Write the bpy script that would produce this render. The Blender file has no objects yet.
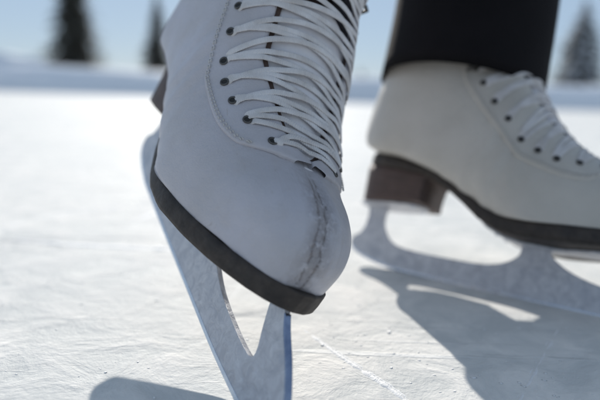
import bpy, bmesh, math, random
import numpy as np
from mathutils import Vector, Matrix, Quaternion, noise
random.seed(7)
R = math.radians
SC = bpy.context.scene
COL = SC.collection
CM = 0.01

# ------------------------------------------------------------------ camera numbers (cm)
CAM_H, F_PX, PITCH, ROLL = 15.54, 620.0, 9.8, 1.9
SUN_AZ, SUN_EL = -8.0, 23.5
ICE_Z = -.25

# ------------------------------------------------------------------ helpers
def tag(o, label=None, cat=None, group=None, kind=None):
    if label: o['label'] = label
    if cat: o['category'] = cat
    if group: o['group'] = group
    if kind: o['kind'] = kind
    return o

def link(o, parent=None):
    COL.objects.link(o)
    if parent: o.parent = parent
    return o

def mesh_obj(name, verts, faces, mat, parent=None, smooth=True, mats=None, fmat=None):
    me = bpy.data.meshes.new(name)
    me.from_pydata([tuple(float(c) for c in v) for v in verts], [], [tuple(f) for f in faces])
    me.validate()
    for m in (mats or [mat]): me.materials.append(m)
    if fmat is not None and len(me.polygons) == len(fmat):
        me.polygons.foreach_set('material_index', fmat)
    me.polygons.foreach_set('use_smooth', [smooth] * len(me.polygons))
    bm = bmesh.new(); bm.from_mesh(me)
    bmesh.ops.remove_doubles(bm, verts=bm.verts, dist=1e-6)
    bmesh.ops.recalc_face_normals(bm, faces=bm.faces)
    bm.to_mesh(me); bm.free()
    o = bpy.data.objects.new(name, me)
    return link(o, parent)

def empty(name, parent=None):
    o = bpy.data.objects.new(name, None); o.empty_display_size = 0.02
    return link(o, parent)

class MB:
    def __init__(s): s.v = []; s.f = []
    def add(s, vs, fs):
        n = len(s.v); s.v += [tuple(v) for v in vs]; s.f += [tuple(i + n for i in f) for f in fs]
    def tube(s, pts, rad, n=10, cap=True, squash=None, normals=None):
        """round or flat tube through pts; squash=(w,t) uses normals for a flat lace"""
        pts = [Vector(p) for p in pts]; rings = []
        up = Vector((0.13, 0.31, 0.94))
        for i, p in enumerate(pts):
            t = (pts[min(i + 1, len(pts) - 1)] - pts[max(i - 1, 0)]).normalized()
            nn = Vector(normals[i]) if normals else up
            sd = t.cross(nn)
            if sd.length < 1e-6: sd = t.cross(Vector((1, 0, 0)))
            sd.normalize(); nn = sd.cross(t).normalized()
            r = rad[i] if isinstance(rad, (list, tuple)) else rad
            w, h = squash if squash else (r, r)
            ring = []
            for k in range(n):
                a = 2 * math.pi * k / n
                c, q = math.cos(a), math.sin(a)
                if squash:
                    c = math.copysign(abs(c) ** 0.6, c); q = math.copysign(abs(q) ** 0.8, q)
                ring.append(p + sd * (w * c) + nn * (h * q))
            rings.append(ring)
        vs = [v for r_ in rings for v in r_]; fs = []
        for i in range(len(rings) - 1):
            for k in range(n):
                fs.append((i * n + k, i * n + (k + 1) % n, (i + 1) * n + (k + 1) % n, (i + 1) * n + k))
        if cap:
            fs.append(tuple(range(n))[::-1]); fs.append(tuple(range(len(vs) - n, len(vs))))
        s.add(vs, fs)
    def torus(s, c, nrm, R1, r1, n=20, m=8):
        q = Vector(nrm).to_track_quat('Z', 'Y'); c = Vector(c); vs = []; fs = []
        for i in range(n):
            a = 2 * math.pi * i / n
            for j in range(m):
                b = 2 * math.pi * j / m
                vs.append(c + q @ Vector(((R1 + r1 * math.cos(b)) * math.cos(a), (R1 + r1 * math.cos(b)) * math.sin(a), r1 * math.sin(b))))
        for i in range(n):
            for j in range(m):
                fs.append((i * m + j, ((i + 1) % n) * m + j, ((i + 1) % n) * m + (j + 1) % m, i * m + (j + 1) % m))
        s.add(vs, fs)
    def disc(s, c, nrm, r, n=16):
        q = Vector(nrm).to_track_quat('Z', 'Y'); c = Vector(c)
        s.add([c + q @ Vector((r * math.cos(2 * math.pi * i / n), r * math.sin(2 * math.pi * i / n), 0)) for i in range(n)], [tuple(range(n))])
    def grid(s, P):
        a, b = len(P), len(P[0])
        s.add([p for r_ in P for p in r_], [(i * b + j, i * b + j + 1, (i + 1) * b + j + 1, (i + 1) * b + j) for i in range(a - 1) for j in range(b - 1)])
    def build(s, name, mat, parent=None, smooth=True):
        return mesh_obj(name, s.v, s.f, mat, parent, smooth)

# ------------------------------------------------------------------ materials
def new_mat(name):
    m = bpy.data.materials.new(name); m.use_nodes = True
    nt = m.node_tree; b = nt.nodes['Principled BSDF']
    return m, nt, b
def N(nt, t, **kw):
    n = nt.nodes.new(t)
    for k, v in kw.items():
        if k in n.inputs: n.inputs[k].default_value = v
        else: setattr(n, k, v)
    return n
def L(nt, a, b): nt.links.new(a, b)
def coords(nt, scale=(1, 1, 1), rot=(0, 0, 0), kind='Object'):
    t = N(nt, 'ShaderNodeTexCoord'); mp = N(nt, 'ShaderNodeMapping')
    mp.inputs['Scale'].default_value = scale; mp.inputs['Rotation'].default_value = rot
    L(nt, t.outputs[kind], mp.inputs['Vector']); return mp.outputs[0]
def noise_n(nt, vec, scale, detail=4, rough=0.55, dist=0.0):
    n = N(nt, 'ShaderNodeTexNoise'); n.inputs['Scale'].default_value = scale
    n.inputs['Detail'].default_value = detail; n.inputs['Roughness'].default_value = rough; n.inputs['Distortion'].default_value = dist
    L(nt, vec, n.inputs['Vector']); return n.outputs['Fac']
def ramp(nt, fac, stops):
    r = N(nt, 'ShaderNodeValToRGB'); e = r.color_ramp.elements
    while len(e) < len(stops): e.new(0.5)
    for i, (p, c) in enumerate(stops):
        e[i].position = p; e[i].color = (c, c, c, 1) if not hasattr(c, '__len__') else (*c, 1)
    L(nt, fac, r.inputs['Fac']); return r.outputs['Color']
def mixc(nt, f, a, b, mode='MIX'):
    m = N(nt, 'ShaderNodeMix', data_type='RGBA', blend_type=mode)
    for s, v in ((m.inputs[0], f), (m.inputs[6], a), (m.inputs[7], b)):
        if hasattr(v, 'links') or hasattr(v, 'is_linked'): L(nt, v, s)
        elif hasattr(v, '__len__'): s.default_value = (*v, 1)
        else: s.default_value = v
    return m.outputs[2]
def mathn(nt, op, a, b=0.0, c=None):
    m = N(nt, 'ShaderNodeMath', operation=op)
    for i, v in enumerate((a, b) if c is None else (a, b, c)):
        if hasattr(v, 'is_linked'): L(nt, v, m.inputs[i])
        else: m.inputs[i].default_value = v
    return m.outputs[0]
def bump(nt, b, height, dist, strength=1.0, prev=None):
    n = N(nt, 'ShaderNodeBump'); n.inputs['Distance'].default_value = dist; n.inputs['Strength'].default_value = strength
    L(nt, height, n.inputs['Height'])
    if prev: L(nt, prev, n.inputs['Normal'])
    L(nt, n.outputs[0], b.inputs['Normal']); return n.outputs[0]

def leather(name, worn):
    m, nt, b = new_mat(name)
    v = coords(nt)
    big = noise_n(nt, v, 22, 3); fine = noise_n(nt, v, 900, 3, .6); mid = noise_n(nt, v, 140, 4, .6, .6)
    base = mixc(nt, ramp(nt, big, [(0.35, 0.0), (0.7, 1.0)]), (0.475, 0.465, 0.505) if worn else (0.53, 0.50, 0.455), (0.42, 0.405, 0.42) if worn else (0.46, 0.435, 0.39))
    # small grey scuff flecks
    sv = coords(nt, (1, 1.6, 3.0), (0.3, 0.5, 0.2))
    fl = ramp(nt, noise_n(nt, sv, 70, 6, .7, 1.2), [(0.66, 0.0), (0.74, 1.0)])
    col = mixc(nt, mathn(nt, 'MULTIPLY', fl, .55), base, (0.30, 0.27, 0.25))
    gr = ramp(nt, noise_n(nt, v, 48, 7, .68, .9), [(0.50, 0.0), (0.72, 1.0)])
    col = mixc(nt, mathn(nt, 'MULTIPLY', gr, .30 if worn else .2), col, (0.40, 0.36, 0.33))
    hs = ramp(nt, noise_n(nt, coords(nt, (1, 9, 1), (.4, .9, 1.1)), 60, 3, .6, .5), [(0.70, 0.0), (0.73, 1.0)])
    col = mixc(nt, mathn(nt, 'MULTIPLY', hs, .4), col, (0.34, 0.31, 0.30))
    vo = N(nt, 'ShaderNodeTexVoronoi', feature='DISTANCE_TO_EDGE'); vo.inputs['Scale'].default_value = 620; L(nt, v, vo.inputs['Vector'])
    prev = bump(nt, b, ramp(nt, vo.outputs['Distance'], [(0.0, 0.0), (0.14, 1.0)]), 0.00012, .5)
    prev = bump(nt, b, fine, 0.0002, .5, prev)
    prev = bump(nt, b, mid, 0.0007, .45, prev)
    if worn:  # a worn, cracked crease running down the middle of the toe
        sp = N(nt, 'ShaderNodeSeparateXYZ'); L(nt, coords(nt), sp.inputs[0])
        wob = mathn(nt, 'MULTIPLY', mathn(nt, 'SUBTRACT', noise_n(nt, coords(nt), 60, 5, .62), .5), .011)
        y = mathn(nt, 'ADD', sp.outputs['Y'], wob)
        tot = None
        for c0, wd, am in ((-0.0015, .0006, .9), (-0.0062, .0006, .8), (-0.0038, .0042, .45)):
            d = mathn(nt, 'ABSOLUTE', mathn(nt, 'SUBTRACT', y, c0))
            k = mathn(nt, 'MULTIPLY', ramp(nt, mathn(nt, 'DIVIDE', d, wd * 3), [(0.15, 1.0), (0.9, 0.0)]), am)
            tot = k if tot is None else mathn(nt, 'MAXIMUM', tot, k)
        xm = ramp(nt, mathn(nt, 'MULTIPLY', mathn(nt, 'SUBTRACT', sp.outputs['X'], .218), 14.0), [(0.0, 0.0), (0.25, 1.0), (0.70, 1.0), (0.86, 0.2)])
        brk = ramp(nt, noise_n(nt, coords(nt), 210, 6, .75), [(0.42, 0.08), (0.56, 1.0)])
        ms = mathn(nt, 'MULTIPLY', mathn(nt, 'MULTIPLY', tot, xm), brk)
        col = mixc(nt, ms, col, (0.16, 0.13, 0.12))
        prev = bump(nt, b, mathn(nt, 'MULTIPLY', ms, -1.0), 0.0012, .8, prev)
        wr = N(nt, 'ShaderNodeTexNoise'); wr.inputs['Scale'].default_value = 1; wr.inputs['Detail'].default_value = 5; wr.inputs['Distortion'].default_value = .8
        L(nt, coords(nt, (38, 210, 38), (0, 0, .1)), wr.inputs['Vector'])
        wm = ramp(nt, mathn(nt, 'DIVIDE', mathn(nt, 'ABSOLUTE', mathn(nt, 'ADD', sp.outputs['Y'], .0035)), .028), [(0.1, 1.0), (1.0, 0.12)])
        prev = bump(nt, b, mathn(nt, 'MULTIPLY', wr.outputs['Fac'], mathn(nt, 'MULTIPLY', wm, xm)), 0.0022, .8, prev)
    fw = N(nt, 'ShaderNodeTexNoise'); fw.inputs['Scale'].default_value = 1; fw.inputs['Detail'].default_value = 4; fw.inputs['Distortion'].default_value = 1.1
    L(nt, coords(nt, (95, 22, 80), (0, .5, 0)), fw.inputs['Vector'])
    prev = bump(nt, b, fw.outputs['Fac'], 0.0012, .5, prev)
    L(nt, col, b.inputs['Base Color'])
    L(nt, ramp(nt, mid, [(0.2, .36), (0.8, .58)]), b.inputs['Roughness'])
    b.inputs['Coat Weight'].default_value = 0.12; b.inputs['Coat Roughness'].default_value = 0.35
    return m

def simple(name, c1, c2, scale, rough, bscale=None, bdist=0.0003, metal=0.0, stretch=(1, 1, 1), r2=None):
    m, nt, b = new_mat(name)
    v = coords(nt, stretch)
    f = noise_n(nt, v, scale, 5, .6)
    L(nt, mixc(nt, ramp(nt, f, [(0.32, 0.0), (0.68, 1.0)]), c1, c2), b.inputs['Base Color'])
    L(nt, ramp(nt, noise_n(nt, v, scale * 2.3, 4), [(0.3, rough), (0.7, r2 if r2 else rough)]), b.inputs['Roughness'])
    b.inputs['Metallic'].default_value = metal
    if bscale: bump(nt, b, noise_n(nt, v, bscale, 4, .6), bdist, .7)
    return m

M = {}
M['leather_worn'] = leather('worn_white_leather', True)
M['leather'] = leather('white_leather', False)
M['sole'] = simple('dark_brown_sole', (0.018, 0.014, 0.012), (0.045, 0.034, 0.027), 120, .55, 600, .0004, r2=.75)
M['heel'] = simple('brown_stacked_heel', (0.060, 0.038, 0.032), (0.095, 0.060, 0.050), 60, .5, 500, .0003, stretch=(1, 1, 6), r2=.7)
M['heel_edge'] = M['heel']
M['lining_gap_shade'] = simple('suede_lining_gap_shade', (0.055, 0.035, 0.028), (0.10, 0.065, 0.055), 120, .9, 700, .0003)
M['tongue'] = simple('tongue_leather', (0.58, 0.57, 0.60), (0.66, 0.65, 0.67), 60, .6, 500, .0004)
M['chrome'] = simple('edge_steel', (0.55, 0.60, 0.68), (0.70, 0.73, 0.78), 90, .22, 400, .0001, metal=1.0, r2=.38)
M['mirror'] = simple('polished_front_edge', (0.16, 0.20, 0.30), (0.30, 0.35, 0.46), 90, .15, 400, .0001, metal=1.0, r2=.3)  # dark blue of the reflected sky is put into the metal colour
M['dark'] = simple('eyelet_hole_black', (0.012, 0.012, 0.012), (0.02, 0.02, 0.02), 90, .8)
M['eyelet'] = simple('eyelet_metal', (0.07, 0.068, 0.065), (0.13, 0.125, 0.12), 400, .35, metal=.8)
M['stitch'] = simple('stitch_thread', (0.55, 0.54, 0.52), (0.45, 0.44, 0.42), 500, .8)

def lace_mat():
    m, nt, b = new_mat('white_woven_lace')
    v = coords(nt)
    w = N(nt, 'ShaderNodeTexWave', wave_type='BANDS', bands_direction='DIAGONAL'); w.inputs['Scale'].default_value = 420; w.inputs['Distortion'].default_value = 2.0
    L(nt, v, w.inputs['Vector'])
    f = noise_n(nt, v, 70, 4)
    c = mixc(nt, ramp(nt, f, [(0.35, 0.0), (0.7, 1.0)]), (0.66, 0.65, 0.66), (0.50, 0.475, 0.46))
    L(nt, c, b.inputs['Base Color']); b.inputs['Roughness'].default_value = .85
    bump(nt, b, w.outputs['Fac'], .0005, .6)
    b.inputs['Sheen Weight'].default_value = .25
    return m
M['lace'] = lace_mat()

def steel_mat():
    m, nt, b = new_mat('frosted_blade_steel')
    v = coords(nt)
    st = coords(nt, (1, 1, 5.0), (0, .5, 0))
    fr = ramp(nt, noise_n(nt, v, 110, 7, .7, .8), [(0.38, 0.0), (0.64, 1.0)])
    sc = ramp(nt, noise_n(nt, st, 260, 4, .7), [(0.62, 0.0), (0.68, 1.0)])
    fac = mathn(nt, 'MAXIMUM', mathn(nt, 'MULTIPLY', fr, .7), mathn(nt, 'MULTIPLY', sc, .5))
    c = mixc(nt, fac, (0.42, 0.43, 0.47), (0.76, 0.76, 0.78))
    L(nt, c, b.inputs['Base Color'])
    L(nt, mathn(nt, 'SUBTRACT', .55, mathn(nt, 'MULTIPLY', fac, .5)), b.inputs['Metallic'])
    L(nt, mathn(nt, 'ADD', .34, mathn(nt, 'MULTIPLY', fac, .45)), b.inputs['Roughness'])
    bump(nt, b, fac, .0004, .8)
    return m
M['steel'] = steel_mat()

def cloth_mat():
    m, nt, b = new_mat('black_trouser_cloth')
    v = coords(nt)
    c = mixc(nt, noise_n(nt, v, 30, 3), (0.006, 0.006, 0.007), (0.012, 0.011, 0.013))
    L(nt, c, b.inputs['Base Color']); b.inputs['Roughness'].default_value = .95
    b.inputs['Specular IOR Level'].default_value = .15
    bump(nt, b, noise_n(nt, v, 1400, 2), .0004, .5)
    return m
M['cloth'] = cloth_mat()
M['tights'] = simple('brown_tights', (0.13, 0.085, 0.07), (0.17, 0.115, 0.095), 300, .85, 1500, .0002)
M['jacket'] = simple('dark_jacket_cloth', (0.02, 0.025, 0.04), (0.03, 0.035, 0.05), 40, .9)
M['hair'] = simple('brown_hair', (0.03, 0.018, 0.012), (0.06, 0.035, 0.02), 60, .6)

def ice_mat():
    m, nt, b = new_mat('snow_dusted_ice')
    v = coords(nt)
    big = noise_n(nt, v, 3.2, 5, .6, .4)
    mid = noise_n(nt, v, 24, 6, .62, .6)
    fine = noise_n(nt, v, 170, 5, .65)
    # scratches: noise drawn out along three headings
    sc = None
    for ang, s, lo in ((.35, (3, 85, 1), .64), (1.05, (4, 100, 1), .66), (-.55, (2.2, 70, 1), .655), (2.3, (5, 120, 1), .67)):
        n = ramp(nt, noise_n(nt, coords(nt, s, (0, 0, ang)), 1.0, 4, .6, .35), [(lo, 0.0), (lo + .03, 1.0)])
        sc = n if sc is None else mathn(nt, 'MAXIMUM', sc, n)
    snow = ramp(nt, mid, [(0.38, 0.0), (0.62, 1.0)])
    c = mixc(nt, snow, (0.64, 0.645, 0.63), (0.84, 0.82, 0.785))
    c = mixc(nt, mathn(nt, 'MULTIPLY', ramp(nt, big, [(0.36, 1.0), (0.56, 0.0)]), .35), c, (0.52, 0.55, 0.56))
    gs = None   # grey smudges and cuts with the shade in dents painted into the grey
    for ang, q, lo in ((.06, (3.5, 16, 1), .60), (-.7, (2.5, 40, 1), .645), (.9, (3, 55, 1), .655)):
        n = ramp(nt, noise_n(nt, coords(nt, q, (0, 0, ang)), 1.0, 6, .66, .5), [(lo, 0.0), (lo + .07, 1.0)])
        gs = n if gs is None else mathn(nt, 'MAXIMUM', gs, n)
    c = mixc(nt, mathn(nt, 'MULTIPLY', gs, .72), c, (0.34, 0.36, 0.38))
    c = mixc(nt, mathn(nt, 'MULTIPLY', sc, .55), c, (0.86, 0.86, 0.85))
    L(nt, c, b.inputs['Base Color'])
    L(nt, mathn(nt, 'ADD', .62, mathn(nt, 'MULTIPLY', snow, .25)), b.inputs['Roughness'])
    b.inputs['Specular IOR Level'].default_value = .04
    p = bump(nt, b, mid, .005, .6)
    p = bump(nt, b, fine, .0010, .7, p)
    bump(nt, b, sc, .0013, .7, p)
    return m
M['ice'] = ice_mat()
def snow_mat(name, c1, c2, s, bs, bd):
    m, nt, b = new_mat(name); v = coords(nt)
    L(nt, mixc(nt, noise_n(nt, v, s, 4), c1, c2), b.inputs['Base Color']); b.inputs['Roughness'].default_value = .75
    b.inputs['Specular IOR Level'].default_value = .25
    bump(nt, b, noise_n(nt, v, bs, 5), bd, .8); return m
M['snow'] = snow_mat('bank_snow', (0.74, 0.77, 0.82), (0.80, 0.82, 0.85), .6, 1.5, .15)
M['crumb'] = snow_mat('ice_crumb_snow', (0.80, 0.81, 0.82), (0.86, 0.86, 0.86), 200, 500, .001)
M['bark'] = simple('spruce_bark', (0.06, 0.045, 0.035), (0.10, 0.075, 0.06), 8, .9)
M['needle'] = simple('spruce_needles', (0.062, 0.058, 0.046), (0.095, 0.088, 0.068), 2.0, .8)

# ------------------------------------------------------------------ the boot shape, local cm: x to the toe, y left, z up, blade edge at z=0
KEYS = [  # bx  bz   tx   tz    w    yb   sw   n
 (26.95, 6.60, 27.00, 7.25, .35, .95, .40, 2.0),
 (26.75, 6.35, 26.90, 8.10, 1.45, .95, .40, 2.1),
 (26.15, 6.20, 26.40, 9.05, 2.50, .95, .40, 2.2),
 (25.00, 6.10, 25.30, 9.95, 3.45, .95, .40, 2.2),
 (23.30, 6.00, 23.40, 10.50, 4.20, .95, .38, 2.2),
 (21.00, 5.70, 21.00, 11.00, 4.70, .95, .36, 2.1),
 (18.50, 5.50, 18.90, 12.00, 4.90, .95, .34, 2.1),
 (16.00, 5.40, 17.30, 13.30, 4.75, .94, .32, 2.0),
 (13.50, 5.80, 15.95, 14.80, 4.40, .76, .34, 2.0),
 (10.80, 7.20, 14.90, 16.25, 4.10, .70, .38, 2.2),
 (8.00, 8.55, 14.10, 17.60, 3.95, .74, .40, 2.3),
 (4.50, 9.60, 13.45, 18.90, 3.90, .80, .44, 2.2),
 (1.60, 10.00, 12.95, 20.20, 3.90, .74, .46, 2.0),
 (-.30, 11.00, 12.60, 21.50, 3.95, .42, .50, 2.0),
 (-1.05, 13.30, 12.40, 22.80, 4.00, .12, .50, 2.0),
 (-1.0, 16.60, 12.30, 24.20, 4.05, .0, .50, 2.0),
 (-.45, 20.20, 12.35, 25.60, 4.30, .0, .50, 2.0),
 (-.2, 23.80, 12.55, 27.00, 4.60, .0, .50, 2.0)]
K = np.array(KEYS); NK = len(KEYS)
_i = np.arange(NK)
K[:, 4] *= np.interp(_i, [0, 3, 5, 7, 9, 12, 17], [.83, .83, .955, 1.14, 1.30, 1.26, 1.14])
_d = np.interp(_i, [0, 4, 7, 9, 11, 17], [0, 0, .3, .3, .25, .2])
K[:, 2] += _d * np.interp(_i, [4, 7, 17], [.1, .6, .95]); K[:, 3] += _d * np.interp(_i, [4, 7, 17], [1, .75, .2])
def key(a):
    t = max(0, min(.99999, a)) * (NK - 1); i = int(t); u = t - i
    p0, p1, p2, p3 = K[max(i - 1, 0)], K[i], K[min(i + 1, NK - 1)], K[min(i + 2, NK - 1)]
    return .5 * (2 * p1 + (p2 - p0) * u + (2 * p0 - 5 * p1 + 4 * p2 - p3) * u * u + (3 * p1 - p0 - 3 * p2 + p3) * u ** 3)
def ring(k, phi):
    bx, bz, tx, tz, w, yb, sw, n = k
    yb = min(max(yb, 0), .97)
    if phi < .5:
        th = phi / .5 * math.pi / 2
        s = sw + (1 - sw) * max(math.cos(th), 0) ** (2 / n); y = max(math.sin(th), 0) ** (2 / n)
    elif phi < .88:
        th = (phi - .5) / .38 * math.pi / 2
        s = sw * (1 - math.sin(th)); y = yb + (1 - yb) * math.cos(th)
    else:
        s = 0; y = yb * (1 - (phi - .88) / .12)
    return np.array([bx + (tx - bx) * s, y * w, bz + (tz - bz) * s])
def Sf(a, phi, side):
    p = ring(key(a), phi); p[1] *= side; return p
def phi_of(k, d):
    """phi of the point whose |y| is d"""
    lo, hi = 0.0, .5
    w = k[4]
    if d >= w * .999: return .5
    for _ in range(26):
        mid = (lo + hi) / 2
        if ring(k, mid)[1] < d: lo = mid
        else: hi = mid
    return (lo + hi) / 2
def SP(a, d, off=0.0):
    """point and outward normal at section a, signed arc-like distance d from the centre line"""
    side = 1 if d >= 0 else -1; k = key(a); ad = abs(d); w = k[4]
    # d is arc length: convert by marching
    ph = arc_phi(a, ad)
    p = ring(k, ph); p[1] *= side
    e = .004
    pa = Sf(min(a + .004, 1), ph, side) - Sf(max(a - .004, 0), ph, side)
    q1 = ring(k, min(ph + e, 1)); q0 = ring(k, max(ph - e, 0))
    if ph < e: q0 = ring(k, e) * np.array([1, -1, 1])
    pb = (q1 - q0); pb[1] *= side; 
    n = np.cross(pa, pb); n /= (np.linalg.norm(n) + 1e-9)
    c = np.array([(k[0] + k[2]) / 2, 0, (k[1] + k[3]) / 2])
    if np.dot(n, p - c) < 0: n = -n
    return p + n * off, n
_arc = {}
def arc_phi(a, d):
    ka = round(a, 5)
    if ka not in _arc:
        k = key(a); ps = np.linspace(0, .88, 120); P = np.array([ring(k, p) for p in ps])
        s = np.r_[0, np.cumsum(np.linalg.norm(np.diff(P, axis=0), axis=1))]; _arc[ka] = (s, ps)
    s, ps = _arc[ka]; return float(np.interp(d, s, ps))

# front rail arc length -> a
_as = np.linspace(0, 1, 800); _T = np.array([key(a)[2:4] for a in _as])
_tl = np.r_[0, np.cumsum(np.linalg.norm(np.diff(_T, axis=0), axis=1))]
def a_at(l): return float(np.interp(l, _tl, _as))
L0 = float(np.interp(4.9 / (NK - 1), _as, _tl))          # where the lacing starts, over the vamp
LT = float(_tl[-1])
A0 = a_at(L0)
def gap(a):
    l = float(np.interp(a, _as, _tl)) - L0
    return max(0.0, min(3.1, .8 * min(1, l / 1.0) ** .6 + l * .36)) if l > 0 else 0.0

xb = [-1, 7.2, 9.2, 11, 12.6, 14.4, 16, 18, 22, 24, 26, 27.3]; zb = [9.1, 8.35, 7.3, 6.2, 5.1, 4.4, 4.2, 4.25, 4.6, 4.85, 5.15, 5.35]
xt = [-1, 0, 3, 6, 8, 10.8, 13.3, 15, 18, 21, 24, 26, 27.3]; zt = [10.25, 10.15, 9.85, 9.2, 8.65, 7.3, 5.95, 5.5, 5.5, 5.75, 6.0, 6.3, 6.45]
sx_ = [0, .4, 1.2, 2.4, 4, 7, 10, 13, 16, 19, 21.5, 23.5, 25, 26, 26.7, 27.15, 27.3]; sw_ = [0, 1.5, 2.5, 3.0, 3.2, 3.3, 3.75, 4.35, 4.85, 5.0, 4.45, 3.75, 3.0, 2.35, 1.65, .85, 0]
def loftplate(x0, x1, wfun, zlo, zhi, nx=90, r=.18):
    """plate with a rounded edge between two height profiles"""
    vs = []; fs = []; n = 0
    th = np.linspace(0, math.pi, nx); xs = x0 + (x1 - x0) * (1 - np.cos(th)) / 2
    prof = [(0, 0), (.6, 0), (.93, 0), (.985, .08), (1, .25), (1, .75), (.985, .92), (.93, 1), (.6, 1), (0, 1)]
    ring_ = prof + [(-a, b) for a, b in prof[-2:0:-1]]
    for x in xs:
        w = max(wfun(x), .004); lo, hi = zlo(x), zhi(x)
        for (a, b) in ring_: vs.append((x, a * w, lo + (hi - lo) * b))
    m = len(ring_)
    for i in range(nx - 1):
        for j in range(m): fs.append((i * m + j, i * m + (j + 1) % m, (i + 1) * m + (j + 1) % m, (i + 1) * m + j))
    fs.append(tuple(range(m))[::-1]); fs.append(tuple(range((nx - 1) * m, nx * m)))
    return vs, fs
def cm(vs): return [(v[0] * CM, v[1] * CM, v[2] * CM) for v in vs]

def curve_plate(name, outlines, thick, bev, mat, parent):
    cu = bpy.data.curves.new(name + '_shape', 'CURVE'); cu.dimensions = '2D'; cu.fill_mode = 'BOTH'
    for pts in outlines:
        sp = cu.splines.new('POLY'); sp.points.add(len(pts) - 1); sp.use_cyclic_u = True
        for i, p in enumerate(pts): sp.points[i].co = (p[0] * CM, p[1] * CM, 0, 1)
    cu.extrude = thick * CM / 2 - bev * CM; cu.bevel_depth = bev * CM; cu.bevel_resolution = 1; cu.offset = -bev * CM
    tmp = bpy.data.objects.new('tmp', cu); COL.objects.link(tmp)
    dg = bpy.context.evaluated_depsgraph_get(); dg.update()
    me = bpy.data.meshes.new_from_object(tmp.evaluated_get(dg)); bpy.data.objects.remove(tmp)
    me.name = name; me.transform(Matrix.Rotation(R(90), 4, 'X'))
    me.materials.clear(); me.materials.append(mat)
    me.polygons.foreach_set('use_smooth', [False] * len(me.polygons))
    return link(bpy.data.objects.new(name, me), parent)

def smoothpoly(pts, n=8):
    """closed Catmull-Rom through pts; a point given with a third value 1 stays a sharp corner"""
    out = []; m = len(pts)
    for i in range(m):
        p0, p1, p2, p3 = pts[i - 1], pts[i], pts[(i + 1) % m], pts[(i + 2) % m]
        c1, c2 = len(p1) > 2, len(p2) > 2
        a0 = np.array(p1[:2]) if c1 else np.array(p0[:2]); a1 = np.array(p1[:2]); a2 = np.array(p2[:2]); a3 = np.array(p2[:2]) if c2 else np.array(p3[:2])
        for k in range(n):
            u = k / n
            q = a1 + (a2 - a1) * u if (c1 and c2) else .5 * (2 * a1 + (a2 - a0) * u + (2 * a0 - 5 * a1 + 4 * a2 - a3) * u * u + (3 * a1 - a0 - 3 * a2 + a3) * u ** 3)
            out.append((float(q[0]), float(q[1])))
            if c1 and c2: break
    return out

BLADE = dict(
 outer=[(-.5, 1.65, 1), (-.35, 1.25), (.5, .80), (1.8, .42), (3.4, .14), (5.2, .0), (12, -.03), (19, -.02), (24, .0), (28.5, .2, 1),
        (28.75, .75, 1), (29.15, .25, 1), (29.4, .9, 1), (29.9, .5, 1), (30.0, 1.15, 1), (30.5, .95, 1), (30.45, 1.6, 1), (30.9, 1.6, 1), (30.6, 2.1, 1), (30.7, 2.35, 1),
        (30.2, 2.9), (29.0, 3.75), (27.7, 4.5), (26.9, 5.2, 1), (25.5, 5.1, 1), (25.7, 4.5), (26.3, 3.5), (26.9, 2.6), (26.9, 2.1), (26.2, 1.92), (24.0, 1.92), (21.5, 2.15), (19.5, 2.7), (18.2, 3.4), (17.7, 3.9), (17.7, 4.3, 1),
        (15.2, 4.3, 1), (15.35, 3.9), (15.2, 3.2), (14.2, 2.45), (12.4, 1.98), (9, 1.85), (5.2, 1.92), (3.6, 2.4), (2.7, 3.4), (2.45, 4.4), (2.6, 5.4, 1), (.5, 5.3, 1), (.7, 4.4), (.55, 3.2), (.1, 2.4), (.0, 2.45), (-.35, 2.15), (-.5, 1.9)],
 edge=[(-.35, 1.5, 1), (-.25, 1.1), (.5, .62), (1.8, .22), (3.4, -.06), (5.2, -.2), (12, -.25), (19, -.23), (24, -.2), (28.4, .0, 1), (28.4, .3, 1), (24, .05), (19, .03), (12, .02), (5.2, .05), (3.4, .2), (1.8, .5), (.5, .88), (-.2, 1.4)],
 front=[(30.72, 2.37, 1), (30.2, 2.9), (29.0, 3.75), (27.7, 4.5), (27.0, 5.05, 1), (27.1, 5.12, 1), (27.8, 4.62), (29.1, 3.87), (30.32, 3.0), (30.88, 2.45, 1)])

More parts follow.
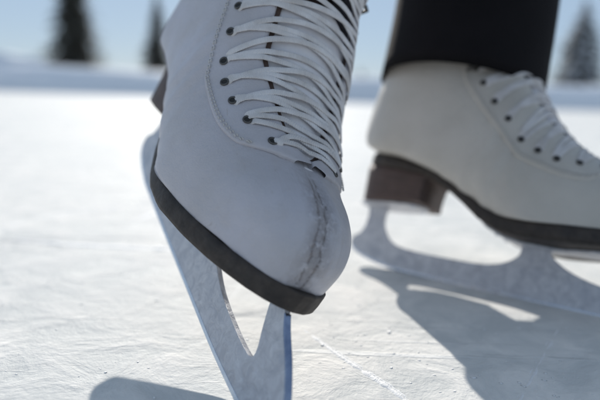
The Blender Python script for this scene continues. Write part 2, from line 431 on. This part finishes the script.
def build_skate(root, lm, seed, tongue_top, DE=2.3):
    rnd = random.Random(seed)
    # ---- upper
    NA, NP = 150, 64
    phs = list(np.linspace(0, 1, NP))
    vs = []; fs = []
    for i in range(NA):
        a = i / (NA - 1)
        k = key(a); row = []
        for side in (1, -1):
            seq = phs if side == 1 else phs[-2:0:-1]
            for ph in seq:
                p = ring(k, ph); p[1] *= side
                # soft dents and ankle creases
                c = np.array([(k[0] + k[2]) / 2, 0, (k[1] + k[3]) / 2]); o = p - c; o /= np.linalg.norm(o) + 1e-6
                dd = noise.noise(Vector((p[0] * .16 + seed, p[1] * .2, p[2] * .16))) * .16
                cr = math.exp(-((a - .52) / .07) ** 2) * math.sin(a * 150 + p[1] * .8 + noise.noise(Vector(p) * .25) * 3) * .085
                if .1 < ph < .86 : dd += cr
                if lm is M['leather_worn'] and ph < .3:  # pressed crease down the toe
                    yy = p[1] + .15 + .18 * noise.noise(Vector((p[0] * .5, 3, 0)))
                    dd -= .11 * math.exp(-(yy / .28) ** 2) * min(1, max(0, (p[0] - 20.5) / 2.5)); dd += .07 * math.exp(-((yy - .75) / .45) ** 2) * min(1, max(0, (p[0] - 20.5) / 2.5))
                dd *= min(1, a * 12)
                if ph > .87: dd = 0
                row.append(p + o * dd)
        vs += row
    m = 2 * NP - 2
    for i in range(NA - 1):
        a = (i + .5) / (NA - 1)
        g = gap(a)
        cut = arc_phi(a, g + .15) if g > .8 else -1
        for j in range(m):
            jj = j if j < NP - 1 else m - 1 - j
            ph = phs[min(jj, NP - 1)]
            if ph < cut: continue
            fs.append((i * m + j, i * m + (j + 1) % m, (i + 1) * m + (j + 1) % m, (i + 1) * m + j))
    fs.append(tuple(range(m)))
    up = mesh_obj('upper', cm(vs), fs, lm, root)
    sm = up.modifiers.new('thickness', 'SOLIDIFY'); sm.thickness = .0016; sm.offset = -1
    # ---- facings
    for side in (1, -1):
        mb = MB(); P = []
        na = 90
        for i in range(na):
            l = L0 - .55 + (LT - L0 + .5) * i / (na - 1); a = a_at(l); g = gap(a) if l > L0 else 0.0
            g = max(g, .04)
            wd = DE + 1.2
            e = min(1, max(0, (l - (L0 - .55)) / 4.0)); e = math.sqrt(1 - (1 - e) ** 2)
            row = []
            for (u, off) in ((0, -.16), (0, .10), (.03, .23), (.10, .28), (.3, .26), (.5, .25), (.7, .23), (.88, .20), (.96, .15), (.995, .1), (1, -.03)):
                d = g + wd * u * (.30 + .70 * e)
                p, n = SP(a, side * d, off + .012 * math.sin(l * 3 + u * 4))
                row.append(p * CM)
            P.append(row)
        mb.grid(P)
        fo = mb.build('eyelet_facing', lm, root)
        st = MB()
        for u in (.94, .9):
            l = L0 + .6
            while l < LT - .3:
                a1, a2 = a_at(l), a_at(l + .2)
                ee = min(1, (l + .1 - L0 + .55) / 4.0); ee = .30 + .70 * math.sqrt(1 - (1 - ee) ** 2); d1, d2 = gap(a1) + (DE + 1.2) * u * ee, gap(a2) + (DE + 1.2) * u * ee
                st.tube([SP(a1, side * d1, .235)[0] * CM, SP(a_at(l + .1), side * (d1 + d2) / 2, .29)[0] * CM, SP(a2, side * d2, .235)[0] * CM], .00032, 5)
                l += .31
        st.build('stitching', M['stitch'], fo)
    # ---- brown lining edges beside the tongue; their dark brown also paints the gap shade
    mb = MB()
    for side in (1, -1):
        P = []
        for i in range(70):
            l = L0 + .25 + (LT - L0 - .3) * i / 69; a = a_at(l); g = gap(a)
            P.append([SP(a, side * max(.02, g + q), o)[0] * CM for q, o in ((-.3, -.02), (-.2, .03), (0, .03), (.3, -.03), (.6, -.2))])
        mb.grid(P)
    mb.build('lining_gap_shade', M['lining_gap_shade'], root)
    # ---- tongue
    mb = MB(); P = []
    for i in range(80):
        l = L0 - .6 + (tongue_top - L0 + .6) * i / 79; a = a_at(l); g = max(gap(a) + .9, .5)
        endr = min(1, math.sqrt(max(0, (tongue_top - l) / 1.2)) + .0)
        g *= max(endr, .05)
        P.append([SP(a, g * u, -.03 - .25 * abs(u) ** 3 + .035 * math.sin(l * 4.1))[0] * CM for u in np.linspace(-1, 1, 25)])
    mb.grid(P)
    tg = mb.build('tongue', M['tongue'], root)
    sm = tg.modifiers.new('thickness', 'SOLIDIFY'); sm.thickness = .003; sm.offset = -1
    # ---- eyelets, hooks, laces
    rows = [L0 + .6 + 1.55 * i for i in range(int((LT - L0 - 1.2) / 1.55) + 1)]
    row_in = lambda l: .55 + .45 * min(1, max(0, (l - L0) / 3.2))
    for i, l in enumerate(rows):
        a = a_at(l)
        for side in (1, -1):
            d = gap(a) + DE * row_in(l) + rnd.uniform(-.05, .05)
            p, n = SP(a, side * d, .28)
            if i < 8:
                mb = MB(); mb.torus(p * CM, n, .0021, .0006)
                e = mb.build('eyelet', M['eyelet'], root)
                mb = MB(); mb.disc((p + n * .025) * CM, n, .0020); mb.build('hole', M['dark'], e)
            else:
                pa, _ = SP(a, side * (d + .5), .62); pb, _ = SP(a, side * (d + .25), .75); pc, _ = SP(a, side * (d - .1), .5)
                mb = MB(); mb.tube([(p - n * .05) * CM, pc * CM, pb * CM, pa * CM, SP(a, side * (d + .75), .5)[0] * CM], .0014, 10)
                mb.torus((p + n * .01) * CM, n, .0024, .0007)
                mb.build('hook', M['eyelet'], root)
    mb = MB()
    def lace(la, sa, lb, sb, lift, dd=DE):
        pts = []; ns = []; wv = rnd.uniform(-.03, .09); wv2 = rnd.uniform(-.14, .14)
        for j in range(29):
            u = j / 28; l = la + (lb - la) * (u + wv * math.sin(u * 2 * math.pi) + wv2 * math.sin(u * math.pi)); a = a_at(l)
            ga = gap(a); d0 = sa * (ga + dd * row_in(l)); d1 = sb * (ga + dd * row_in(l)); d = d0 + (d1 - d0) * u
            ad = abs(d)
            off = (.35 if DE < 3 else .30) if ad > ga - .1 else (.35 if DE < 3 else .30) - .20 * min(1, (ga - ad) / 1.0)
            off += lift * math.exp(-((u - .5) / .2) ** 2)
            if u < .03 or u > .97: off = .12
            p, n = SP(a, d, off); pts.append(p * CM); ns.append(n)
        mb.tube(pts, .001, 10, squash=(.0018, .0006), normals=ns)
    for i in range(len(rows) - 1):
        j1, j2 = rnd.uniform(-.3, .3), rnd.uniform(-.3, .3)
        lace(rows[i], 1, rows[i + 1] + j1, -1, .0)
        lace(rows[i] + j2, -1, rows[i + 1], 1, .11 if DE < 3 else .04)
    lace(rows[0], 1, rows[0], -1, .0)
    for i in range(1, len(rows)): lace(rows[i] + rnd.uniform(-.1, .1), 1, rows[i] + rnd.uniform(-.25, .25), -1, -.03)
    # laces running along the facing between rows (pulled to the next eyelet)
    mb.build('laces', M['lace'], root)
    # ---- sole, heel, blade
    v_, f_ = loftplate(-.25, 27.3, lambda x: np.interp(max(x, 0) if x > 0 else 0, sx_, sw_) if x > 0 else 0, lambda x: np.interp(x, xb, zb), lambda x: np.interp(x, xt, zt), 110)
    mesh_obj('sole', cm(v_), f_, M['sole'], root)
    hw = lambda x: np.interp(x, [-.3, -.1, .5, 1.3, 2.5, 4, 7.0, 7.3], [0, .9, 1.75, 2.35, 2.75, 2.9, 2.8, 2.7])
    vs = []; fs = []
    zs = [5.5, 5.56, 6.0, 6.5, 7.1, 7.7, 8.3, 8.88]
    xs = [-.3 + 7.1 * (1 - math.cos(t)) / 2 for t in np.linspace(0, math.pi, 40)]
    for z in zs:
        tpr = .94 + .06 * (z - 5.3) / 3.5
        if z == 5.5: tpr -= .02
        loop = [(x, hw(x)) for x in xs] + [(x, -hw(x)) for x in xs[::-1]]
        for x, y in loop:
            xx = x if x < 6 else x - .35 * math.sin((z - 5.3) / 3.5 * math.pi) * (x - 6) / 2
            zz = z if z < 8.5 else min(8.95, float(np.interp(x, xb, zb)) + .05)
            zz += max(0, (x - 1.0) * .085) * max(0, (7.7 - z) / 2.2)
            vs.append((4 + (xx - 4) * tpr, y * tpr, min(zz, float(np.interp(x, xb, zb)) + .05)))
    m = 80
    for i in range(len(zs) - 1):
        for j in range(m): fs.append((i * m + j, i * m + (j + 1) % m, (i + 1) * m + (j + 1) % m, (i + 1) * m + j))
    fs.append(tuple(range(m))); fs.append(tuple(range((len(zs) - 1) * m, len(zs) * m)))
    ho = mesh_obj('heel', cm(vs), fs, M['heel'], root)
    for p_ in ho.data.polygons: p_.use_smooth = p_.normal.z > -.5 and p_.normal.z < .5
    bl = curve_plate('blade', [smoothpoly(BLADE['outer'])], .36, .03, M['steel'], root)
    curve_plate('front_edge', [smoothpoly(BLADE['front'])], .37, .02, M['mirror'], bl)
    curve_plate('running_edge', [smoothpoly(BLADE['edge'])], .40, .03, M['chrome'], bl)
    for nm, x0, x1, w, z in (('heel_plate', -.1, 6.4, 2.1, 5.12), ('sole_plate', 11.6, 25.8, 2.5, 0)):
        zz = (lambda x: 5.29 + max(0, (x - 1.0) * .085)) if z else (lambda x: float(np.interp(x, xb, zb)) - .22)
        v_, f_ = loftplate(x0, x1, lambda x: w * math.sqrt(max(0, 1 - ((x - (x0 + x1) / 2) / ((x1 - x0) / 2)) ** 4)) * (1 if z else (.45 + .55 * abs(math.cos((x - x0) / (x1 - x0) * math.pi)))),
                           zz, lambda x: zz(x) + .21, 50)
        pl = mesh_obj(nm, cm(v_), f_, M['steel'], bl)
        for sxx in ((1, 1), (1, -1), (-1, 1), (-1, -1)):
            mb = MB()
            x = (x0 + x1) / 2 + sxx[0] * (x1 - x0) * .36; y = sxx[1] * w * .55
            mb.torus((x * CM, y * CM, (zz(x) - .01) * CM), (0, 0, 1), .0014, .0012, 12, 6)
            mb.build('screw', M['chrome'], pl)

def world_R(yaw, pitch, roll):
    return Matrix.Rotation(R(yaw), 3, 'Z') @ Matrix.Rotation(R(pitch), 3, 'Y') @ Matrix.Rotation(R(roll), 3, 'X')
# A: near skate, standing on its toe pick.  pivot = local blade tip
PA = dict(yaw=-65.0, pitch=19.4, roll=-25.9, t=(-3.489, 32.478, -.152), tip=(26.3, 0, .3), k=1.0867)
PB = dict(yaw=-36.5, pitch=.7, roll=-21.0, t=(5.2, 57.8, .05))
skA = empty('figure_skate'); skB = empty('figure_skate')
RA = world_R(PA['yaw'], PA['pitch'], PA['roll'])
camp = Vector((0, 0, CAM_H))
tA = Vector(PA['t']) - RA @ (Vector(PA['tip']) * PA['k'])
_d = min(((RA @ Vector((x[0], 0, x[1]))) * PA['k'] + tA).z for x in BLADE['outer'] + BLADE['edge'])
_g = (CAM_H - (ICE_Z - .12)) / (CAM_H - _d); tA = camp + (tA - camp) * _g; PA['k'] *= _g      # pick just bites the ice
RB = world_R(PB['yaw'], PB['pitch'], PB['roll']); tB = Vector(PB['t'])
skA.matrix_world = Matrix.Translation(tA * CM) @ RA.to_4x4() @ Matrix.Scale(PA['k'], 4)
skB.matrix_world = Matrix.Translation(tB * CM) @ RB.to_4x4()
tag(skA, 'white lace-up figure skate balancing on its toe pick, heel raised', 'ice skate', 'pair of white figure skates')
tag(skB, 'white figure skate standing on its blade in side view, under the black trouser leg', 'ice skate', 'pair of white figure skates')
build_skate(skA, M['leather_worn'], 3, L0 + 10.6)
build_skate(skB, M['leather'], 11, LT - .3, DE=3.5)

# ------------------------------------------------------------------ the person
def WA(l): return tA + RA @ (Vector(l) * PA['k'])
def WB(l): return tB + RB @ Vector(l)
person = empty('person')
tag(person, 'person in black trousers wearing the white figure skates, seen only from the shins down', 'person')
ankA0, ankA, shA, topA = WA((4.5, 0, 13)), WA((5.4, 0, 17.5)), WA((6.0, 0, 22)), WA((7, 0, 29))
ankB0, ankB, shB, topB = WB((4.5, 0, 13)), WB((5.4, 0, 17.5)), WB((6.4, 0, 24)), WB((7.4, 0, 30))
pel = Vector((17, 52, 92))
knA = Vector((12, 26, 58)); knB = Vector((27, 44, 56))
def skin_mesh(name, verts, edges, radii, mat, parent, root=0, sub=2):
    me = bpy.data.meshes.new(name); me.from_pydata([tuple(v * CM) for v in verts], edges, [])
    o = bpy.data.objects.new(name, me); COL.objects.link(o)
    md = o.modifiers.new('s', 'SKIN'); md.use_smooth_shade = True
    for i, r in enumerate(radii):
        rr = r if hasattr(r, '__len__') else (r, r); me.skin_vertices[0].data[i].radius = (rr[0] * CM, rr[1] * CM)
    me.skin_vertices[0].data[root].use_root = True
    o.modifiers.new('u', 'SUBSURF').levels = sub
    dg = bpy.context.evaluated_depsgraph_get(); dg.update()
    m2 = bpy.data.meshes.new_from_object(o.evaluated_get(dg)); m2.name = name
    bpy.data.objects.remove(o)
    m2.materials.clear(); m2.materials.append(mat)
    m2.polygons.foreach_set('use_smooth', [True] * len(m2.polygons))
    return link(bpy.data.objects.new(name, m2), parent)
V = Vector
che = V((15, 46, 122)); nek = V((14, 43, 142)); hd = V((13, 40, 158)); shl = V((31, 52, 136)); shr = V((-3, 38, 136))
bv = [pel, V((25, 50, 88)), knB, topB, ankB, ankB0, V((9, 46, 88)), knA, topA, ankA, ankA0, V((16, 49, 106)), che, nek, hd,
      shl, V((38, 44, 110)), V((36, 28, 92)), shr, V((-9, 30, 110)), V((-6, 14, 92))]
be = [(0, 1), (1, 2), (2, 3), (3, 4), (4, 5), (0, 6), (6, 7), (7, 8), (8, 9), (9, 10), (0, 11), (11, 12), (12, 13), (13, 14), (12, 15), (15, 16), (16, 17), (12, 18), (18, 19), (19, 20)]
br = [(12, 9), 8, 6, 5.2, (4.4, 3.5), 3.6, 8, 6, 5.2, (4.4, 3.5), 3.6, (12, 8.5), (13, 9), 5.5, 9, 5, 4, 3, 5, 4, 3]
skin_mesh('body', bv, be, br, M['tights'], person)
# trousers: lofted from measured hem upward, both legs closed into a waist
def leg_tube(mb, rows, n=72, seed=0):
    P = []
    for i, (c, ax, ay, ra, rb, fold) in enumerate(rows):
        r_ = []
        for j in range(n + 1):
            th = 2 * math.pi * (j % n) / n
            f = 1 + fold * (noise.noise(V((math.cos(th) * 1.3, math.sin(th) * 1.3, i * .13 + seed))) + .35 * math.sin(th * 3 + i * .12))
            r_.append((c + ax * (ra * f * math.cos(th)) + ay * (rb * f * math.sin(th))) * CM)
        P.append(r_)
    mb.grid(P)
def leg_rows(W, Rm, hemz, hemc, ra, rb, kn, hip, s=1, lean=1.2):
    fx, fy = (Rm @ V((1, 0, 0))).normalized(), (Rm @ V((0, 1, 0))).normalized()
    hem = W((hemc, 0, hemz)); rows = []
    mid = W((hemc + lean, 0, hemz + 14))
    N_ = 34
    rows.append((W((hemc, 0, hemz + 2)), fx, fy, (ra - .35) * s, (rb - .35) * s, .03))
    for i in range(N_):
        u = i / (N_ - 1)
        if u < .3: c = hem.lerp(mid, u / .3)
        elif u < .62: c = mid.lerp(kn, (u - .3) / .32)
        else: c = kn.lerp(hip, (u - .62) / .38)
        # smooth the corner
        a_ = ra + (9.2 - ra) * max(0, (u - .45) / .55); b_ = rb + (8.6 - rb) * max(0, (u - .45) / .55)
        wob = .012 + .03 * min(1, u * 3)
        sag = .35 * math.sin(i * 1.1) * min(1, max(0, u - .3) * 5) * (1 if u < .6 else .3)
        rows.append((c, fx, fy, a_ * s + sag, b_ * s + sag, wob))
    return rows
mb = MB()
leg_tube(mb, leg_rows(WB, RB, 17.3, 6.7, 7.6, 6.6, knB, V((25, 51, 90)), lean=-1.0), seed=1)
leg_tube(mb, leg_rows(WA, RA, 31, 8.4, 7.0, 6.4, knA, V((9, 47, 90))), seed=5)
P = []
for i, (z, ra, rb) in enumerate(((84, 15, 11), (90, 16.5, 12), (97, 15.5, 11), (104, 13.5, 9.5))):
    P.append([((pel + V((0, -1, z - 92))) + V((.87, .3, 0)) * ra * math.cos(t) + V((-.3, .87, 0)) * rb * math.sin(t)) * CM for t in np.linspace(0, 2 * math.pi, 41)])
mb.grid(P)
tr = mb.build('trousers', M['cloth'], person)
mb = MB(); P = []
for z, ra, rb in ((98, 15.5, 11.5), (106, 14.8, 10.8), (116, 16.5, 11.5), (128, 18, 11.5), (136, 17, 9.5), (141, 9, 7)):
    c = V((16.5 - (z - 98) * .06, 50 - (z - 98) * .17, z))
    P.append([(c + V((.87, .35, 0)) * ra * math.cos(t) + V((-.35, .87, 0)) * rb * math.sin(t)) * CM for t in np.linspace(0, 2 * math.pi, 41)])
mb.grid(P)
for A_, B_, C_ in ((shl, V((38, 44, 110)), V((36, 28, 92))), (shr, V((-9, 30, 110)), V((-6, 14, 92)))):
    mb.tube([(x * CM) for x in (A_, A_.lerp(B_, .5), B_, B_.lerp(C_, .5), C_)], [.07, .062, .056, .05, .045], 20)
mb.build('jacket', M['jacket'], person)

# ------------------------------------------------------------------ ice, snow, banks, trees
def ground():
    n = 64; vs = []; fs = []
    xs = [math.copysign(abs(u) ** 3, u) * 400 for u in np.linspace(-1, 1, n)]
    ys = [math.copysign(abs(u) ** 3, u) * 400 for u in np.linspace(-1, 1, n)]
    vs = [(x, y + .5, ICE_Z * CM) for y in ys for x in xs]
    fs = [(j * n + i, j * n + i + 1, (j + 1) * n + i + 1, (j + 1) * n + i) for j in range(n - 1) for i in range(n - 1)]
    o = mesh_obj('ice', vs, fs, M['ice']); tag(o, kind='structure')
ground()

# shaved ice crumbs and ridges thrown up by blades
mb = MB()
def crumb(x, y, r):
    vs = []; ph = rnd.uniform(0, 6); 
    pts = [(0, 0, 1), (0, 0, -.3)]
    for k in range(6):
        a = ph + k * math.pi / 3; rr = rnd.uniform(.7, 1.25)
        pts.append((math.cos(a) * rr, math.sin(a) * rr, rnd.uniform(-.1, .45)))
    st = rnd.uniform(.6, 1.8)
    q = rnd.uniform(0, 6)
    for p in pts:
        px, py = p[0] * st, p[1]
        vs.append((x + r * (px * math.cos(q) - py * math.sin(q)), y + r * (px * math.sin(q) + py * math.cos(q)), ICE_Z * CM + r * p[2] * .3))
    fs = [(0, 2 + k, 2 + (k + 1) % 6) for k in range(6)] + [(1, 2 + (k + 1) % 6, 2 + k) for k in range(6)]
    mb.add(vs, fs)
rnd = random.Random(5)
for _ in range(5200):
    y = .22 + 2.0 * rnd.random() ** 1.7; x = rnd.uniform(-.55, .55) * (y + .25)
    cl = noise.noise(V((x * 7, y * 7, 0)))
    if rnd.random() > .18 + cl * .9: continue
    crumb(x, y, rnd.choice((.0004, .0005, .0007, .0009, .0012)) * rnd.uniform(.7, 1.3))
for _ in range(110):
    y = rnd.gauss(.40, .07); x = rnd.gauss(.08, .06)
    crumb(x, y, rnd.uniform(.0004, .0011))
o = mb.build('ice_shavings', M['crumb'], None, True)
tag(o, 'loose white shavings and crumbs of ice scattered over the rink', 'ice shavings', kind='stuff')

def ridge(pts, w, h, seed):
    """low crumbly ridge of snow beside a blade cut, following ground points (m)"""
    Pm = []; pts = [V(p) for p in pts]; n = 90
    for i in range(n):
        u = i / (n - 1) * (len(pts) - 1); k = min(int(u), len(pts) - 2); p = pts[k].lerp(pts[k + 1], u - k)
        t = (pts[k + 1] - pts[k]).normalized(); s = V((-t.y, t.x, 0)); e = math.sin(math.pi * i / (n - 1)) ** .4
        nn = noise.noise(V((i * .23, seed, 0)))
        hh = h * e * (.7 + .9 * nn); ww = w * e * (1 + .5 * nn)
        Pm.append([p + s * ww * q + V((0, 0, z * max(hh, .0001) - .0003 + ICE_Z * CM)) for q, z in ((-1, 0), (-.6, .5), (-.1, 1), (.1, -.2), (.35, .6), (.6, .35), (1, 0))])
    mr.grid(Pm)
mr = MB()
ridge([(.005, .40, 0), (.03, .355, 0), (.055, .315, 0), (.07, .28, 0)], .0035, .0016, 1)
ridge([(-.30, .62, 0), (-.22, .605, 0), (-.12, .60, 0), (-.02, .61, 0)], .006, .0022, 2)
ridge([(-.2, .72, 0), (-.17, .85, 0), (-.10, 1.0, 0)], .006, .002, 4)
rr_ = random.Random(21)
for k in range(16):   # long shallow arcs left by earlier skaters
    cx, cy = rr_.uniform(-.6, .6), rr_.uniform(.3, 1.5); hd_ = rr_.uniform(0, 3.14); cv = rr_.uniform(-1.6, 1.6); ln_ = rr_.uniform(.2, .8)
    ridge([(cx + ln_ * t * math.cos(hd_ + cv * t), cy + ln_ * t * math.sin(hd_ + cv * t), 0) for t in (-.5, -.33, -.16, 0, .16, .33, .5)], rr_.uniform(.0012, .003) , rr_.uniform(.0004, .0011), 30 + k)
o = mr.build('snow_ridges', M['crumb'], None, True)
tag(o, 'thin raised ridges of shaved snow beside the blade cuts in the ice', 'snow ridges', kind='stuff')

def bank(name, y0, x0, x1, h, depth, seed, nx=160, hf=None):
    P = []
    for j in range(14):
        v = j / 13
        row = []
        for i in range(nx):
            x = x0 + (x1 - x0) * i / (nx - 1)
            hh = (hf(x) if hf else h) * (1 + .22 * noise.noise(V((x * 3.6 / y0 + seed, 0, 0))) + .10 * noise.noise(V((x * 24 / y0, v * 3, seed))))
            prof = min(1, v * 3.2) ** .6 if v < .31 else 1 - ((v - .31) / .69) ** 2 * .35
            row.append((x, y0 + (v * 3.2 * .09 * depth if v < .31 else .09 * depth + (v - .31) / .69 * depth) + .03 * y0 * noise.noise(V((x * 4 / y0, seed, 2))), prof * hh - .05))
        P.append(row)
    m_ = MB(); m_.grid(P); o = m_.build(name, M['snow'])
    return tag(o, kind='structure')
bank('snow_bank', 12.4, -70, 70, .43, 2.5, 3, 400)
bank('snow_field', 45, -160, 160, 1.5, 30, 5)
bank('hills', 420, -700, 700, 16, 160, 9, 200, hf=lambda x: 8 + 20 * max(0, math.exp(-((x + 300) / 130) ** 2)) + 7 * math.exp(-((x - 330) / 160) ** 2))

def spruce(x, y, z, h, w, seed, label, snow=0.0):
    rd = random.Random(seed); root = empty('spruce_tree'); root.location = (x, y, z)
    mt = MB(); mt.tube([(0, 0, -1), (0, 0, h * .5), (0, 0, h * .97)], [w * .045, w * .03, .01], 8); mt.build('trunk', M['bark'], root)
    mc = MB(); ms = MB(); nl = int(h * 4)
    for i in range(nl):
        u = (i + .5) / nl; zz = h * (.06 + .92 * u); r0 = w * .5 * (1 - u) ** .85 * rd.uniform(.8, 1.15) + .12
        for k in range(9):
            a = rd.uniform(0, 6.283); rr = r0 * rd.uniform(.65, 1.12); dz = rr * rd.uniform(.28, .5)
            dx, dy = math.cos(a), math.sin(a); tip = V((dx * rr, dy * rr, zz - dz)); b0 = V((0, 0, zz))
            for s in range(5):
                q = (s + rd.random()) / 5; c = b0.lerp(tip, q) + V((0, 0, -.1 * q))
                ww = (.16 + .22 * (1 - q)) * min(1.5, .4 + r0 * .45); sd = V((-dy, dx, 0)) * ww
                ln = V((dx, dy, -.5)) * ww * 1.3; dr = V((0, 0, -rd.uniform(.1, .35) * ww))
                mc.add([c - sd + dr, c - ln * .4, c + sd + dr, c + ln + dr], [(0, 1, 2, 3)])
                mc.add([c - sd * .6 + V((0, 0, -ww * .6)), c, c + ln * .9 + V((0, 0, -ww * .7))], [(0, 1, 2)])
                if rd.random() < snow: ms.add([c - sd * .9 + V((0, 0, .04)), c - ln * .4 + V((0, 0, .1)), c + sd * .9 + V((0, 0, .04)), c + ln * .9 + V((0, 0, .02))], [(0, 1, 2, 3)])
    mc.build('crown', M['needle'], root, False)
    if ms.v: ms.build('snow_load', M['snow'], root, False)
    tag(root, label, 'tree', 'spruces behind the rink')
def at(px, Y):  # ground x for a picture column at depth Y (m)
    return (px - 300) / F_PX * Y * 1.01
spruce(at(77, 74), 74, 1.0, 14.5, 10.0, 1, 'dark spruce standing alone above the snow bank at far left')
spruce(at(157, 78), 78, .8, 11, 5.5, 2, 'dark spruce partly hidden behind the heel of the near skate')
spruce(at(566, 72), 72, .6, 11.0, 9.0, 3, 'snow-dusted spruce at the right edge beyond the black trouser leg', .7)
spruce(at(356, 90), 90, .6, 3.2, 2.6, 4, 'small distant spruce seen in the gap between the two skates')

# ------------------------------------------------------------------ light, sky, camera
w = bpy.data.worlds.new('World'); SC.world = w; w.use_nodes = True
nt = w.node_tree; sky = nt.nodes.new('ShaderNodeTexSky'); sky.sky_type = 'NISHITA'; sky.sun_disc = False
sky.sun_elevation = R(SUN_EL); sky.sun_rotation = R(SUN_AZ); sky.altitude = 1000; sky.air_density = 1.0; sky.dust_density = .25; sky.ozone_density = 3.0
bg = nt.nodes['Background']; 
mx = nt.nodes.new('ShaderNodeMix'); mx.data_type = 'RGBA'; mx.inputs[0].default_value = .75   # thin bright winter haze over the clear sky
mx.inputs[7].default_value = (4.6, 5.85, 7.5, 1)
nt.links.new(sky.outputs[0], mx.inputs[6]); nt.links.new(mx.outputs[2], bg.inputs[0]); bg.inputs[1].default_value = .078
S = V((math.sin(R(SUN_AZ)) * math.cos(R(SUN_EL)), math.cos(R(SUN_AZ)) * math.cos(R(SUN_EL)), math.sin(R(SUN_EL))))
sl = bpy.data.lights.new('sun', 'SUN'); sl.energy = 5.0; sl.angle = R(.6); sl.color = (1, .95, .87)
so = link(bpy.data.objects.new('sun', sl)); so.rotation_euler = S.to_track_quat('Z', 'Y').to_euler(); so.location = S * 30

cam = bpy.data.cameras.new('camera'); co = link(bpy.data.objects.new('camera', cam)); SC.camera = co
cam.sensor_width = 36; cam.lens = 36 * F_PX / 600; cam.clip_start = .01; cam.clip_end = 3000
fwd = V((0, math.cos(R(PITCH)), -math.sin(R(PITCH))))
q = (-fwd).to_track_quat('Z', 'Y')
co.matrix_world = Matrix.Translation(camp * CM) @ q.to_matrix().to_4x4() @ Matrix.Rotation(R(ROLL), 4, 'Z')
cam.dof.use_dof = True; cam.dof.focus_distance = .345; cam.dof.aperture_fstop = 3.7; cam.dof.aperture_blades = 7

vs_ = SC.view_settings; vs_.view_transform = 'Standard'; vs_.look = 'None'; vs_.exposure = 0.20; vs_.gamma = 1; vs_.use_curve_mapping = False
SC.cycles.max_bounces = 6
